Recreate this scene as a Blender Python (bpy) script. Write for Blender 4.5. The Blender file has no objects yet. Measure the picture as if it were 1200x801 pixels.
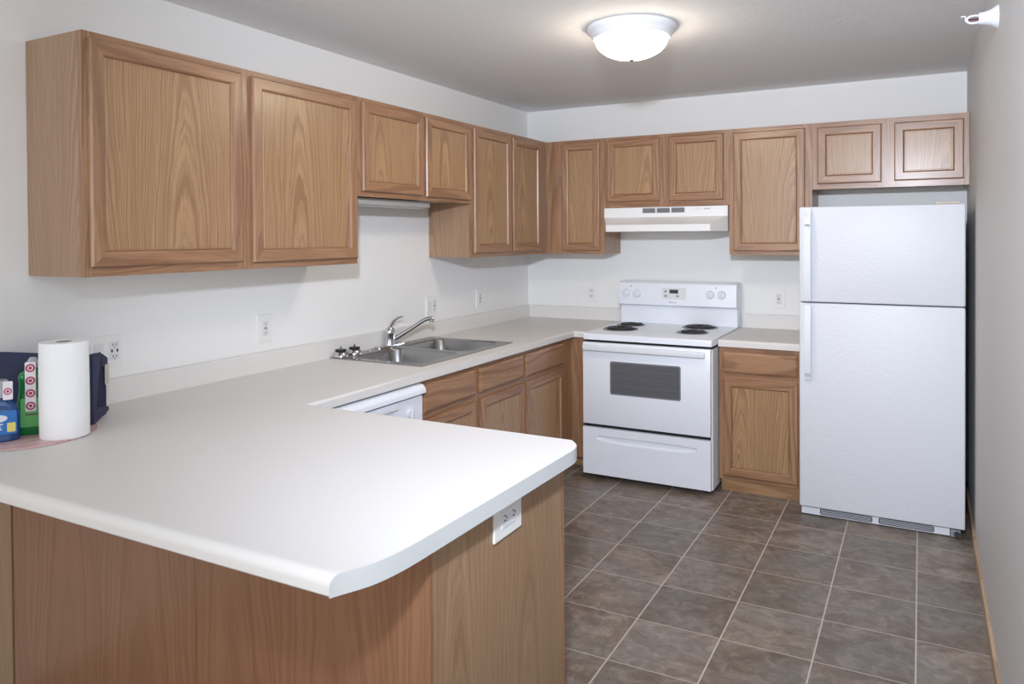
import bpy, bmesh, math, random
from mathutils import Vector, Matrix
random.seed(7)
C = bpy.context.scene
COL = C.collection
PI = math.pi

# ------------------------------------------------------------------ camera
cam = bpy.data.objects.new('camera', bpy.data.cameras.new('camera'))
COL.objects.link(cam)
C.camera = cam
yaw, pitch, roll = 0.4922, -0.0129, -0.0060
FPX, PX, PY = 885.45, 607.64, 288.73
fw = Vector((-math.sin(yaw)*math.cos(pitch), math.cos(yaw)*math.cos(pitch), math.sin(pitch)))
rt0 = Vector((math.cos(yaw), math.sin(yaw), 0))
up0 = rt0.cross(fw)
rt = rt0*math.cos(roll) + up0*math.sin(roll)
up = up0*math.cos(roll) - rt0*math.sin(roll)
M = Matrix((rt, up, -fw)).transposed().to_4x4()
M.translation = Vector((2.523, -4.852, 1.419))
cam.matrix_world = M
cam.data.sensor_fit = 'HORIZONTAL'
cam.data.sensor_width = 36
cam.data.lens = FPX/1200*36
cam.data.shift_x = (600-PX)/1200
cam.data.shift_y = (PY-400.5)/1200
cam.data.clip_start = 0.05

# ------------------------------------------------------------------ world, lights, exposure
C.view_settings.view_transform = 'Standard'
C.view_settings.look = 'None'
C.view_settings.gamma = 1
C.view_settings.use_curve_mapping = False
C.view_settings.exposure = 0.0
W = bpy.data.worlds.new('world'); C.world = W
W.use_nodes = True
bg = W.node_tree.nodes['Background']
bg.inputs[0].default_value = (1.0, 0.93, 0.84, 1)
bg.inputs[1].default_value = 0.88

def light(name, kind, loc, aim, energy, color, **kw):
    l = bpy.data.lights.new(name, kind)
    l.energy = energy; l.color = color
    for k, v in kw.items(): setattr(l, k, v)
    o = bpy.data.objects.new(name, l); COL.objects.link(o)
    o.location = loc
    o.rotation_euler = (Vector(aim)-Vector(loc)).to_track_quat('-Z', 'Y').to_euler()
    return o
# the photographer's flash, held above the camera and aimed into the kitchen
light('flash', 'SPOT', (2.42, -4.82, 1.97), (1.5, 0, 1.3), 335, (0.90, 0.985, 1.13),
      spot_size=math.radians(103.5), spot_blend=1.0, shadow_soft_size=0.065)
# added fill light, behind and right of the camera, to brighten the left wall
light('added_side_fill', 'AREA', (5.3, -5.6, 1.6), (0, -2.6, 1.2), 34, (0.9, 0.98, 1.08),
      shape='RECTANGLE', size=2.6, size_y=1.6)
# softer daylight from the rear of the living room
light('rear_daylight', 'AREA', (0.6, -7.6, 1.4), (1.3, 0, 1.2), 45, (0.92, 0.98, 1.05),
      shape='RECTANGLE', size=2.6, size_y=1.6)

# ------------------------------------------------------------------ material helpers
def lin(c):
    return tuple(((x/255)/12.92 if x/255 <= 0.04045 else ((x/255+0.055)/1.055)**2.4) for x in c)+(1,)
MATS = {}
class NT:
    def __init__(s, name):
        m = bpy.data.materials.new(name); m.use_nodes = True
        s.m = m; s.t = m.node_tree; s.b = s.t.nodes['Principled BSDF']
        MATS[name] = m
    def n(s, kind, **kw):
        x = s.t.nodes.new(kind)
        for k, v in kw.items(): setattr(x, k, v)
        return x
    def l(s, a, b): s.t.links.new(a, b)
    def math(s, op, a, b=None, c=None):
        x = s.n('ShaderNodeMath', operation=op)
        for i, v in enumerate((a, b, c)):
            if v is None: continue
            if isinstance(v, (int, float)): x.inputs[i].default_value = v
            else: s.l(v, x.inputs[i])
        return x.outputs[0]
    def mix(s, f, a, b, blend='MIX'):
        x = s.n('ShaderNodeMix', data_type='RGBA', blend_type=blend)
        for i, v in ((0, f), (6, a), (7, b)):
            if isinstance(v, (int, float)): x.inputs[i].default_value = v
            elif isinstance(v, tuple): x.inputs[i].default_value = v
            else: s.l(v, x.inputs[i])
        return x.outputs[2]
    def noise(s, vec, scale, detail=2, rough=0.5, dist=0.0, out=0):
        x = s.n('ShaderNodeTexNoise')
        s.l(vec, x.inputs['Vector'])
        x.inputs['Scale'].default_value = scale; x.inputs['Detail'].default_value = detail
        x.inputs['Roughness'].default_value = rough; x.inputs['Distortion'].default_value = dist
        return x.outputs[out]
    def xyz(s, a, b, c):
        x = s.n('ShaderNodeCombineXYZ')
        for i, v in enumerate((a, b, c)):
            if isinstance(v, (int, float)): x.inputs[i].default_value = v
            else: s.l(v, x.inputs[i])
        return x.outputs[0]
    def ramp(s, v, lo, hi):
        x = s.n('ShaderNodeMapRange'); s.l(v, x.inputs[0])
        x.inputs[1].default_value = lo; x.inputs[2].default_value = hi
        return x.outputs[0]
    def bump(s, h, strength, dist=0.001):
        x = s.n('ShaderNodeBump'); x.inputs['Strength'].default_value = strength
        x.inputs['Distance'].default_value = dist
        s.l(h, x.inputs['Height']); s.l(x.outputs[0], s.b.inputs['Normal'])

def simple(name, rgb, rough=0.5, metal=0.0, bump=None, spec=0.5, **kw):
    t = NT(name)
    t.b.inputs['Base Color'].default_value = lin(rgb)
    t.b.inputs['Roughness'].default_value = rough
    t.b.inputs['Metallic'].default_value = metal
    t.b.inputs['Specular IOR Level'].default_value = spec
    for k, v in kw.items(): t.b.inputs[k].default_value = v
    if bump:
        tc = t.n('ShaderNodeTexCoord')
        t.bump(t.noise(tc.outputs['Object'], bump[0], 3), bump[1], bump[2] if len(bump) > 2 else 0.001)
    return t.m

def wood(name, base, dark, light, horizontal=False, cathedral=1.0, rough=0.36, strength=1.0, along_x=False):
    """oak: pores and rings run along the grain; a is across the grain, g along it"""
    t = NT(name)
    tc = t.n('ShaderNodeTexCoord'); sep = t.n('ShaderNodeSeparateXYZ')
    t.l(tc.outputs['Object'], sep.inputs[0])
    info = t.n('ShaderNodeObjectInfo')
    rnd = t.math('MULTIPLY', info.outputs['Random'], 13.7)
    xy = t.math('ADD', sep.outputs[0], sep.outputs[1])
    a, g = (sep.outputs[2], xy) if horizontal else (xy, sep.outputs[2])
    a = t.math('ADD', a, rnd)
    g2 = t.math('ADD', g, t.math('MULTIPLY', rnd, 3.1))
    warp = t.noise(t.xyz(t.math('MULTIPLY', a, 5.0), t.math('MULTIPLY', g2, 1.6), 0.0), 1.0, 2)
    aw = t.math('ADD', a, t.math('MULTIPLY', t.math('SUBTRACT', warp, 0.5), 0.09))
    p = t.math('PINGPONG', aw, 0.165)          # a new heart of the board every 33 cm
    para = t.math('MULTIPLY', t.math('MULTIPLY', p, p), 10.0*cathedral + 1.0)
    v = t.math('ADD', t.math('MULTIPLY', para, 1.0), t.math('MULTIPLY', g2, 0.10*cathedral+0.01))
    v = t.math('ADD', v, t.math('MULTIPLY', t.noise(t.xyz(t.math('MULTIPLY', a, 60.0), t.math('MULTIPLY', g2, 5.0), 0.0), 1.0, 2), 0.012))
    ring = t.n('ShaderNodeTexNoise', noise_dimensions='1D')
    t.l(t.math('MULTIPLY', v, 75.0), ring.inputs['W']); ring.inputs['Scale'].default_value = 1; ring.inputs['Detail'].default_value = 2
    ringv = t.ramp(ring.outputs[0], 0.42, 0.62)
    fine = t.noise(t.xyz(t.math('MULTIPLY', a, 300.0), t.math('MULTIPLY', g2, 6.0), 0.0), 1.0, 3, 0.6)
    pore = t.ramp(fine, 0.46, 0.70)
    broad = t.noise(t.xyz(t.math('MULTIPLY', a, 14.0), t.math('MULTIPLY', g2, 1.0), 0.0), 1.0, 2)
    col = t.mix(t.ramp(broad, 0.3, 0.7), lin(base), lin(light))
    col = t.mix(t.math('MULTIPLY', ringv, 0.62*strength), col, lin(dark))
    col = t.mix(t.math('MULTIPLY', pore, 0.55*strength), col, lin(dark))
    t.l(col, t.b.inputs['Base Color'])
    t.b.inputs['Roughness'].default_value = rough
    t.b.inputs['Coat Weight'].default_value = 0.25
    t.b.inputs['Coat Roughness'].default_value = 0.22
    t.bump(t.math('ADD', ringv, pore), 0.10, 0.0006)
    return t.m

# panels are yellower, stiles and rails redder, veneered sides greyer
wPanel = wood('oak_panel', (175, 138, 101), (133, 97, 66), (186, 150, 112), rough=0.36)
wStile = wood('oak_stile', (164, 124, 93), (126, 88, 62), (175, 136, 103), cathedral=0.25, rough=0.36)
wRail = wood('oak_rail', (162, 121, 89), (124, 86, 60), (173, 132, 99), horizontal=True, cathedral=0.25, rough=0.36)
wSide = wood('oak_side_veneer', (170, 138, 112), (140, 106, 80), (180, 149, 122), rough=0.42, strength=0.9)
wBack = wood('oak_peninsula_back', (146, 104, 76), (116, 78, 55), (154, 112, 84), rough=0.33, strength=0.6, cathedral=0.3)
wEndP = wood('oak_peninsula_end', (160, 130, 100), (130, 98, 70), (170, 140, 110), rough=0.4, strength=0.9)
wKick = wood('oak_kick', (170, 132, 96), (136, 98, 66), (182, 144, 106), horizontal=True, cathedral=0.3)
wBase = wood('oak_trim_stained', (186, 158, 128), (156, 126, 98), (194, 168, 138), horizontal=True, cathedral=0.2, rough=0.5)

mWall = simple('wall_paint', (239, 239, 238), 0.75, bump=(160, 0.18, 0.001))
mWallShade = simple('wall_paint_shaded', (205, 205, 206), 0.6, bump=(70, 0.5, 0.002))  # same wall paint made darker: shade of the grazing flash put into the colour
mCeil = simple('ceiling_paint', (241, 242, 244), 0.9, bump=(45, 0.5, 0.003))
mLam = simple('laminate_offwhite', (226, 223, 220), 0.5, bump=(900, 0.08, 0.0004))
mLamEdge = simple('laminate_edge_band', (204, 207, 207), 0.45)
mEnamel = simple('white_enamel', (236, 240, 248), 0.3, bump=(30, 0.02, 0.001))
mFridge = simple('white_textured_steel', (222, 224, 230), 0.45, bump=(70, 0.55, 0.002))
mHandle = simple('white_plastic', (228, 231, 237), 0.35)
mHood = simple('hood_white', (240, 240, 240), 0.35)
mPlate = simple('outlet_plastic', (236, 236, 234), 0.3)
mSlot = simple('slot_dark', (52, 54, 62), 0.6)
mSlotL = simple('slot_grey', (150, 150, 152), 0.6)
mBlack = simple('black_rubber', (22, 22, 24), 0.6)
mGap = simple('dark_gap', (18, 18, 20), 0.7)
mCoil = simple('burner_coil', (52, 52, 54), 0.45, 0.3)
mPan = simple('drip_pan_steel', (120, 120, 122), 0.3, 0.8)
mGlass = simple('oven_window_glass', (96, 97, 102), 0.16)
mGlassE = simple('oven_window_border', (126, 127, 133), 0.2)
mRack = simple('oven_rack_grey', (106, 107, 112), 0.3)
mRecept = simple('receptacle_plastic', (224, 225, 226), 0.35)
mSteel = simple('brushed_steel', (158, 157, 157), 0.24, 1.0, bump=(400, 0.05, 0.0005))
mChrome = simple('chrome', (205, 206, 208), 0.1, 1.0)
mGrey = simple('vent_grey', (140, 142, 148), 0.5)
mGreyD = simple('vent_slot_grey', (104, 106, 112), 0.5)
mInk = simple('printed_grey_ink', (120, 122, 130), 0.6)
mLampMetal = simple('lamp_ring_white', (235, 237, 242), 0.35)
mNickel = simple('finial_nickel', (150, 140, 125), 0.3, 0.9)
mPaper = simple('paper_towel', (246, 247, 249), 0.95, bump=(260, 0.5, 0.002))
mCard = simple('cardboard_core', (158, 142, 122), 0.9)
mNavy = simple('navy_fabric', (50, 55, 82), 0.85, bump=(700, 0.35, 0.0008))
mNavyD = simple('navy_fabric_inside', (40, 43, 66), 0.9)
mTag = simple('beige_paper_tag', (206, 196, 184), 0.8)
mBlueL = simple('blue_soap', (18, 68, 126), 0.16, spec=0.6)
mBlueD = simple('blue_soap_deep', (18, 52, 96), 0.12, spec=0.6)
mLblBlue = simple('blue_label', (36, 112, 186), 0.3)
mWhiteL = simple('label_white', (222, 228, 238), 0.4)
mYellow = simple('label_yellow', (226, 214, 120), 0.4)
mGreen = simple('green_soap', (24, 128, 66), 0.12, spec=0.6)
mGreenL = simple('green_label', (96, 186, 104), 0.3)
mBulb = simple('bulb_maroon', (96, 40, 52), 0.2)
mLightBar = simple('light_bar_plastic', (196, 193, 188), 0.45)
mLouvre = simple('louvre_pale', (196, 199, 206), 0.4)
mRed = simple('bullseye_red', (178, 48, 92), 0.45)
mPlumD = simple('label_print_maroon', (104, 70, 70), 0.5)
mCap = simple('clear_cap_plastic', (176, 184, 190), 0.15, spec=0.6)
mStrip = simple('sticker_white', (236, 232, 238), 0.4)
mUnder = simple('cabinet_underside', (168, 158, 144), 0.6)

# glowing lamp bowl: frosted glass lit from inside
t = NT('frosted_glass_lit')
t.b.inputs['Base Color'].default_value = (1, 0.97, 0.92, 1)
t.b.inputs['Emission Color'].default_value = (1.0, 0.86, 0.68, 1)
t.b.inputs['Emission Strength'].default_value = 32.0
mGlow = t.m

# striped round mat
t = NT('pink_striped_mat')
tc = t.n('ShaderNodeTexCoord'); sep = t.n('ShaderNodeSeparateXYZ'); t.l(tc.outputs['Object'], sep.inputs[0])
u = t.math('ADD', t.math('MULTIPLY', sep.outputs[0], 0.86), t.math('MULTIPLY', sep.outputs[1], -0.5))
nz = t.n('ShaderNodeTexNoise', noise_dimensions='1D'); t.l(t.math('MULTIPLY', u, 130), nz.inputs['W']); nz.inputs['Scale'].default_value = 1
f1 = t.ramp(nz.outputs[0], 0.4, 0.6)
nz2 = t.n('ShaderNodeTexNoise', noise_dimensions='1D'); t.l(t.math('MULTIPLY', u, 55), nz2.inputs['W']); nz2.inputs['Scale'].default_value = 1
f2 = t.ramp(nz2.outputs[0], 0.45, 0.6)
col = t.mix(f1, lin((226, 196, 196)), lin((196, 120, 130)))
col = t.mix(f2, col, lin((206, 186, 180)))
t.l(col, t.b.inputs['Base Color']); t.b.inputs['Roughness'].default_value = 0.25
mMat = t.m

# vinyl tile floor laid in a 30.5 cm grid, mottled taupe and grey, pale joints
t = NT('vinyl_tile')
tc = t.n('ShaderNodeTexCoord'); sep = t.n('ShaderNodeSeparateXYZ'); t.l(tc.outputs['Object'], sep.inputs[0])
T = 0.3048; TX, TY, TR = 1.2785, -0.973, 0.0031
px_ = t.math('SUBTRACT', sep.outputs[0], TX); py_ = t.math('SUBTRACT', sep.outputs[1], TY)
tx_ = t.math('DIVIDE', t.math('ADD', px_, t.math('MULTIPLY', py_, TR)), T)
ty_ = t.math('DIVIDE', t.math('SUBTRACT', py_, t.math('MULTIPLY', px_, TR)), T)
def line(v, hw):
    d = t.math('ABSOLUTE', t.math('SUBTRACT', v, t.math('ROUND', v)))
    x = t.n('ShaderNodeMapRange'); t.l(d, x.inputs[0]); x.inputs[1].default_value = hw*0.7; x.inputs[2].default_value = hw*1.35
    x.inputs[3].default_value = 1; x.inputs[4].default_value = 0
    return x.outputs[0]
gx = line(tx_, 0.0080); gy = line(ty_, 0.0055)
grout = t.math('MAXIMUM', gx, gy)
wn = t.n('ShaderNodeTexWhiteNoise', noise_dimensions='2D')
t.l(t.xyz(t.math('FLOOR', tx_), t.math('FLOOR', ty_), 0), wn.inputs['Vector'])
off = t.n('ShaderNodeVectorMath', operation='SCALE'); t.l(wn.outputs['Color'], off.inputs[0]); off.inputs[3].default_value = 17
vec = t.n('ShaderNodeVectorMath', operation='ADD'); t.l(tc.outputs['Object'], vec.inputs[0]); t.l(off.outputs[0], vec.inputs[1])
st = t.n('ShaderNodeVectorMath', operation='MULTIPLY'); t.l(vec.outputs[0], st.inputs[0]); st.inputs[1].default_value = (0.9, 1.15, 1)
V = st.outputs[0]
n1 = t.noise(V, 5.5, 5, 0.62, 0.6); n2 = t.noise(V, 17, 5, 0.65, 0.9); n3 = t.noise(V, 3.2, 2, 0.5)
n4 = t.noise(V, 60, 4, 0.7)
base = t.mix(t.ramp(n1, 0.36, 0.64), lin((106, 92, 81)), lin((144, 128, 115)))
cool = t.mix(t.ramp(n3, 0.42, 0.62), base, lin((130, 122, 115)))
base = t.mix(t.math('MULTIPLY', t.ramp(n2, 0.5, 0.68), 0.55), cool, lin((170, 158, 148)))
base = t.mix(t.math('MULTIPLY', t.ramp(n2, 0.5, 0.32), 0.55), base, lin((96, 80, 70)))
base = t.mix(t.math('MULTIPLY', t.ramp(n4, 0.45, 0.7), 0.25), base, lin((104, 92, 84)))
shade = t.math('ADD', 0.77, t.math('MULTIPLY', wn.outputs['Value'], 0.30))
hs = t.n('ShaderNodeHueSaturation'); t.l(shade, hs.inputs['Value']); t.l(base, hs.inputs['Color'])
col = t.mix(grout, hs.outputs[0], lin((196, 184, 172)))
t.l(col, t.b.inputs['Base Color'])
t.b.inputs['Roughness'].default_value = 0.42
t.bump(t.math('ADD', t.math('MULTIPLY', grout, -1.0), t.math('MULTIPLY', n2, 0.5)), 0.25, 0.0015)
mFloor = t.m

# ------------------------------------------------------------------ geometry helpers
ORG = {}
def thing(name, label, cat, loc=(0, 0, 0), group=None, rotz=0):
    o = bpy.data.objects.new(name, None); COL.objects.link(o)
    o.empty_display_size = 0.05
    o.location = loc; o.rotation_euler = (0, 0, rotz)
    o['label'] = label; o['category'] = cat
    if group: o['group'] = group
    ORG[o] = Vector(loc)
    return o

def obj(name, bm, mats, parent=None, label=None, smooth=False, org=None, world=True):
    """link bm (world coordinates unless world=False) as one mesh object"""
    if parent is not None:
        org = ORG[parent]
    elif org is None:
        org = Vector((0, 0, 0))
    org = Vector(org)
    if world: bmesh.ops.translate(bm, verts=bm.verts, vec=-org)
    me = bpy.data.meshes.new(name)
    bmesh.ops.recalc_face_normals(bm, faces=bm.faces)
    bm.to_mesh(me); bm.free()
    if not isinstance(mats, (list, tuple)): mats = [mats]
    for m in mats: me.materials.append(m)
    if smooth:
        for p in me.polygons: p.use_smooth = True
        try: me.set_sharp_from_angle(angle=math.radians(40))
        except Exception: pass
    o = bpy.data.objects.new(name, me); COL.objects.link(o)
    if parent is not None:
        o.parent = parent
    else:
        o.location = org
    ORG[o] = org
    if label: o['label'] = label
    return o

def tag(o, label, cat, group=None):
    o['label'] = label; o['category'] = cat
    if group: o['group'] = group
    return o

def struct(name, bm, m):
    o = obj(name, bm, m); o['kind'] = 'structure'; return o

def new(): return bmesh.new()

def box(bm, x0, x1, y0, y1, z0, z1, bev=0.0, seg=2, mi=0):
    b = bmesh.new() if bev else bm
    vs = [b.verts.new(p) for p in ((x0, y0, z0), (x1, y0, z0), (x1, y1, z0), (x0, y1, z0),
                                   (x0, y0, z1), (x1, y0, z1), (x1, y1, z1), (x0, y1, z1))]
    for f in ((3, 2, 1, 0), (4, 5, 6, 7), (0, 1, 5, 4), (1, 2, 6, 5), (2, 3, 7, 6), (3, 0, 4, 7)):
        fc = b.faces.new([vs[i] for i in f]); fc.material_index = mi
    if bev:
        bmesh.ops.bevel(b, geom=list(b.edges), offset=bev, segments=seg, affect='EDGES', profile=0.5)
        for fc in b.faces: fc.material_index = mi
        join(bm, b)
    return bm

def join(bm, b, mat=None):
    if mat is not None: bmesh.ops.transform(b, matrix=mat, verts=b.verts)
    me = bpy.data.meshes.new('tmp'); b.to_mesh(me); b.free()
    bm.from_mesh(me); bpy.data.meshes.remove(me)

def boxo(name, dims, mat, parent=None, bev=0.0, **kw):
    return obj(name, box(new(), *dims, bev=bev), mat, parent, **kw)

def lathe(bm, prof, center, n=32, axis='z', mi=0, cap=True):
    """prof: list of (r, h) revolved about axis through center"""
    cx, cy, cz = center
    rings = []
    for r, h in prof:
        ring = []
        if r < 1e-6:
            ring = [None]
            p = {'z': (cx, cy, cz+h), 'x': (cx+h, cy, cz), 'y': (cx, cy+h, cz)}[axis]
            ring = [bm.verts.new(p)]
        else:
            for i in range(n):
                a = 2*PI*i/n; c, s = r*math.cos(a), r*math.sin(a)
                p = {'z': (cx+c, cy+s, cz+h), 'x': (cx+h, cy+c, cz+s), 'y': (cx+c, cy+h, cz+s)}[axis]
                ring.append(bm.verts.new(p))
        rings.append(ring)
    for A, B in zip(rings, rings[1:]):
        for i in range(n):
            j = (i+1) % n
            a = [A[i % len(A)], A[j % len(A)]] if len(A) > 1 else [A[0]]
            b = [B[j % len(B)], B[i % len(B)]] if len(B) > 1 else [B[0]]
            if len(a)+len(b) >= 3:
                f = bm.faces.new(a+b); f.material_index = mi
    if cap:
        for R in (rings[0], rings[-1]):
            if len(R) > 2:
                f = bm.faces.new(R); f.material_index = mi
    return bm

def tube(bm, pts, rad, n=12, mi=0, flat=1.0):
    pts = [Vector(p) for p in pts]
    rs = rad if isinstance(rad, (list, tuple)) else [rad]*len(pts)
    T0 = (pts[1]-pts[0]).normalized()
    N = T0.orthogonal().normalized()
    if abs(T0.z) < 0.95:
        N = Vector((0, 0, 1)); N = (N - T0*N.dot(T0)).normalized()
    rings = []
    for i, p in enumerate(pts):
        if i == 0: T_ = pts[1]-pts[0]
        elif i == len(pts)-1: T_ = pts[-1]-pts[-2]
        else: T_ = pts[i+1]-pts[i-1]
        T_.normalize()
        N = (N - T_*N.dot(T_)).normalized(); B = T_.cross(N)
        rings.append([bm.verts.new(p + (N*math.cos(2*PI*k/n)*flat + B*math.sin(2*PI*k/n))*rs[i]) for k in range(n)])
    for A, B_ in zip(rings, rings[1:]):
        for k in range(n):
            f = bm.faces.new((A[k], A[(k+1) % n], B_[(k+1) % n], B_[k])); f.material_index = mi
    for R in (rings[0], rings[-1]):
        f = bm.faces.new(R); f.material_index = mi
    return bm

def prism(bm, poly, fn, mi=0):
    """extrude poly (2D) between fn(u,v,0) and fn(u,v,1)"""
    A = [bm.verts.new(fn(u, v, 0)) for u, v in poly]; B = [bm.verts.new(fn(u, v, 1)) for u, v in poly]
    n = len(poly)
    fs = [bm.faces.new(A), bm.faces.new(B[::-1])]
    for i in range(n):
        fs.append(bm.faces.new((A[i], B[i], B[(i+1) % n], A[(i+1) % n])))
    for f in fs: f.material_index = mi
    return bm

def cells(xs, ys, inc, z0, z1):
    """solid made of grid cells (shared vertices), for L shapes and cut-outs"""
    bm = new(); V = {}
    def v(i, j, k):
        if (i, j, k) not in V: V[(i, j, k)] = bm.verts.new((xs[i], ys[j], (z0, z1)[k]))
        return V[(i, j, k)]
    nx, ny = len(xs)-1, len(ys)-1
    on = lambda i, j: 0 <= i < nx and 0 <= j < ny and inc((xs[i]+xs[i+1])/2, (ys[j]+ys[j+1])/2)
    for i in range(nx):
        for j in range(ny):
            if not on(i, j): continue
            bm.faces.new((v(i, j, 1), v(i+1, j, 1), v(i+1, j+1, 1), v(i, j+1, 1)))
            bm.faces.new((v(i, j, 0), v(i, j+1, 0), v(i+1, j+1, 0), v(i+1, j, 0)))
            if not on(i-1, j): bm.faces.new((v(i, j, 0), v(i, j, 1), v(i, j+1, 1), v(i, j+1, 0)))
            if not on(i+1, j): bm.faces.new((v(i+1, j, 0), v(i+1, j+1, 0), v(i+1, j+1, 1), v(i+1, j, 1)))
            if not on(i, j-1): bm.faces.new((v(i, j, 0), v(i+1, j, 0), v(i+1, j, 1), v(i, j, 1)))
            if not on(i, j+1): bm.faces.new((v(i, j+1, 0), v(i, j+1, 1), v(i+1, j+1, 1), v(i+1, j+1, 0)))
    return bm

def bevel_where(bm, test, off, seg=4):
    es = [e for e in bm.edges if test((e.verts[0].co+e.verts[1].co)/2, e)]
    if es: bmesh.ops.bevel(bm, geom=es, offset=off, segments=seg, affect='EDGES', profile=0.5, clamp_overlap=True)

# a face plane: F(a, z, d) -> point; a runs along the front, d outwards from it
def frame_x(x): return lambda a, z, d: (x+d, a, z)        # left run, looking +x
def frame_y(y): return lambda a, z, d: (a, y-d, z)        # back run, looking -y

def ring_profile(bm, F, a0, a1, z0, z1, prof, mv=0, mh=1, fill=None):
    """mitred frame: prof is a list of (inset, height)"""
    loops = []
    for ins, h in prof:
        loops.append([bm.verts.new(F(*p, h)) for p in ((a0+ins, z0+ins), (a1-ins, z0+ins), (a1-ins, z1-ins), (a0+ins, z1-ins))])
    for L0, L1 in zip(loops, loops[1:]):
        for k in range(4):
            f = bm.faces.new((L0[k], L0[(k+1) % 4], L1[(k+1) % 4], L1[k]))
            f.material_index = mh if k in (0, 2) else mv
    f = bm.faces.new(loops[0]); f.material_index = mv
    if fill is not None:
        f = bm.faces.new(loops[-1]); f.material_index = fill
    return loops

TH = 0.019
def door(parent, F, a0, a1, z0, z1, name='door', fwid=0.049):
    bm = new()
    prof = [(0.0, 0.001), (0.0, 0.013), (0.003, 0.0175), (0.006, TH), (fwid-0.008, TH), (fwid-0.004, TH-0.002), (fwid, 0.0085)]
    # butt-jointed look: stiles run full height, rails sit between them
    ring_profile(bm, F, a0, a1, z0, z1, prof, fill=0)
    d = obj(name, bm, [wStile, wRail], parent)
    pb = new()
    ring_profile(pb, F, a0+fwid+0.0005, a1-fwid-0.0005, z0+fwid+0.0005, z1-fwid-0.0005,
                 [(0.0, 0.0087), (0.0, 0.0100), (0.004, 0.0100), (0.0055, 0.0112)], mv=0, mh=0, fill=0)
    obj('panel', pb, wPanel, d)
    return d

def drawer_front(parent, F, a0, a1, z0, z1):
    bm = new()
    ring_profile(bm, F, a0, a1, z0, z1, [(0, 0.001), (0, 0.009), (0.003, 0.014), (0.014, TH)], mv=0, mh=0, fill=0)
    return obj('drawer_front', bm, wRail, parent)

def face_frame(parent, F, a0, a1, z0, z1, openings, th=0.019):
    """flat frame with openings, built of one grid of cells; grain by piece"""
    aa = sorted({a0, a1} | {o[0] for o in openings} | {o[1] for o in openings})
    zz = sorted({z0, z1} | {o[2] for o in openings} | {o[3] for o in openings})
    bm = new()
    for i in range(len(aa)-1):
        for j in range(len(zz)-1):
            ca, cz = (aa[i]+aa[i+1])/2, (zz[j]+zz[j+1])/2
            if any(o[0] < ca < o[1] and o[2] < cz < o[3] for o in openings): continue
            rail = any(o[0] < ca < o[1] for o in openings)
            P = lambda a, z, d: F(a, z, d)
            vs = [bm.verts.new(P(*q)) for q in ((aa[i], zz[j], -th), (aa[i+1], zz[j], -th), (aa[i+1], zz[j+1], -th), (aa[i], zz[j+1], -th),
                                               (aa[i], zz[j], 0), (aa[i+1], zz[j], 0), (aa[i+1], zz[j+1], 0), (aa[i], zz[j+1], 0))]
            for f in ((3, 2, 1, 0), (4, 5, 6, 7), (0, 1, 5, 4), (1, 2, 6, 5), (2, 3, 7, 6), (3, 0, 4, 7)):
                fc = bm.faces.new([vs[k] for k in f]); fc.material_index = 1 if rail else 0
    bmesh.ops.remove_doubles(bm, verts=bm.verts, dist=1e-5)
    dup = {}
    for fc in list(bm.faces):                      # drop inner walls shared by two cells
        k = tuple(sorted(v.index for v in fc.verts)) if False else frozenset(fc.verts)
        dup.setdefault(k, []).append(fc)
    kill = [f for v in dup.values() if len(v) > 1 for f in v]
    if kill: bmesh.ops.delete(bm, geom=kill, context='FACES_ONLY')
    return obj('face_frame', bm, [wStile, wRail], parent)

# ------------------------------------------------------------------ the room
RX = 2.733; HZ = 2.316; HC = 0.844; CT = 0.806
struct('floor', box(new(), -0.1, 6.0, -8.0, 0.1, -0.05, 0.0), mFloor)
struct('ceiling', box(new(), -0.1, 6.0, -8.0, 0.1, HZ, HZ+0.06), mCeil)
struct('wall_left', box(new(), -0.1, 0.0, -8.0, 0.1, 0.0, HZ), mWall)
struct('wall_back', box(new(), 0.0, RX, 0.0, 0.1, 0.0, HZ), mWall)
struct('wall_right', box(new(), RX, RX+0.1, -3.9, 0.1, 0.0, HZ), mWallShade)
bm = new(); box(bm, RX-0.012, RX, -3.9, -0.012, 0.0, 0.052)
bevel_where(bm, lambda c, e: abs(c.z-0.052) < 1e-5 and abs(c.x-(RX-0.012)) < 1e-5, 0.004, 2)
struct('baseboard_right', bm, wBase)

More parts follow.
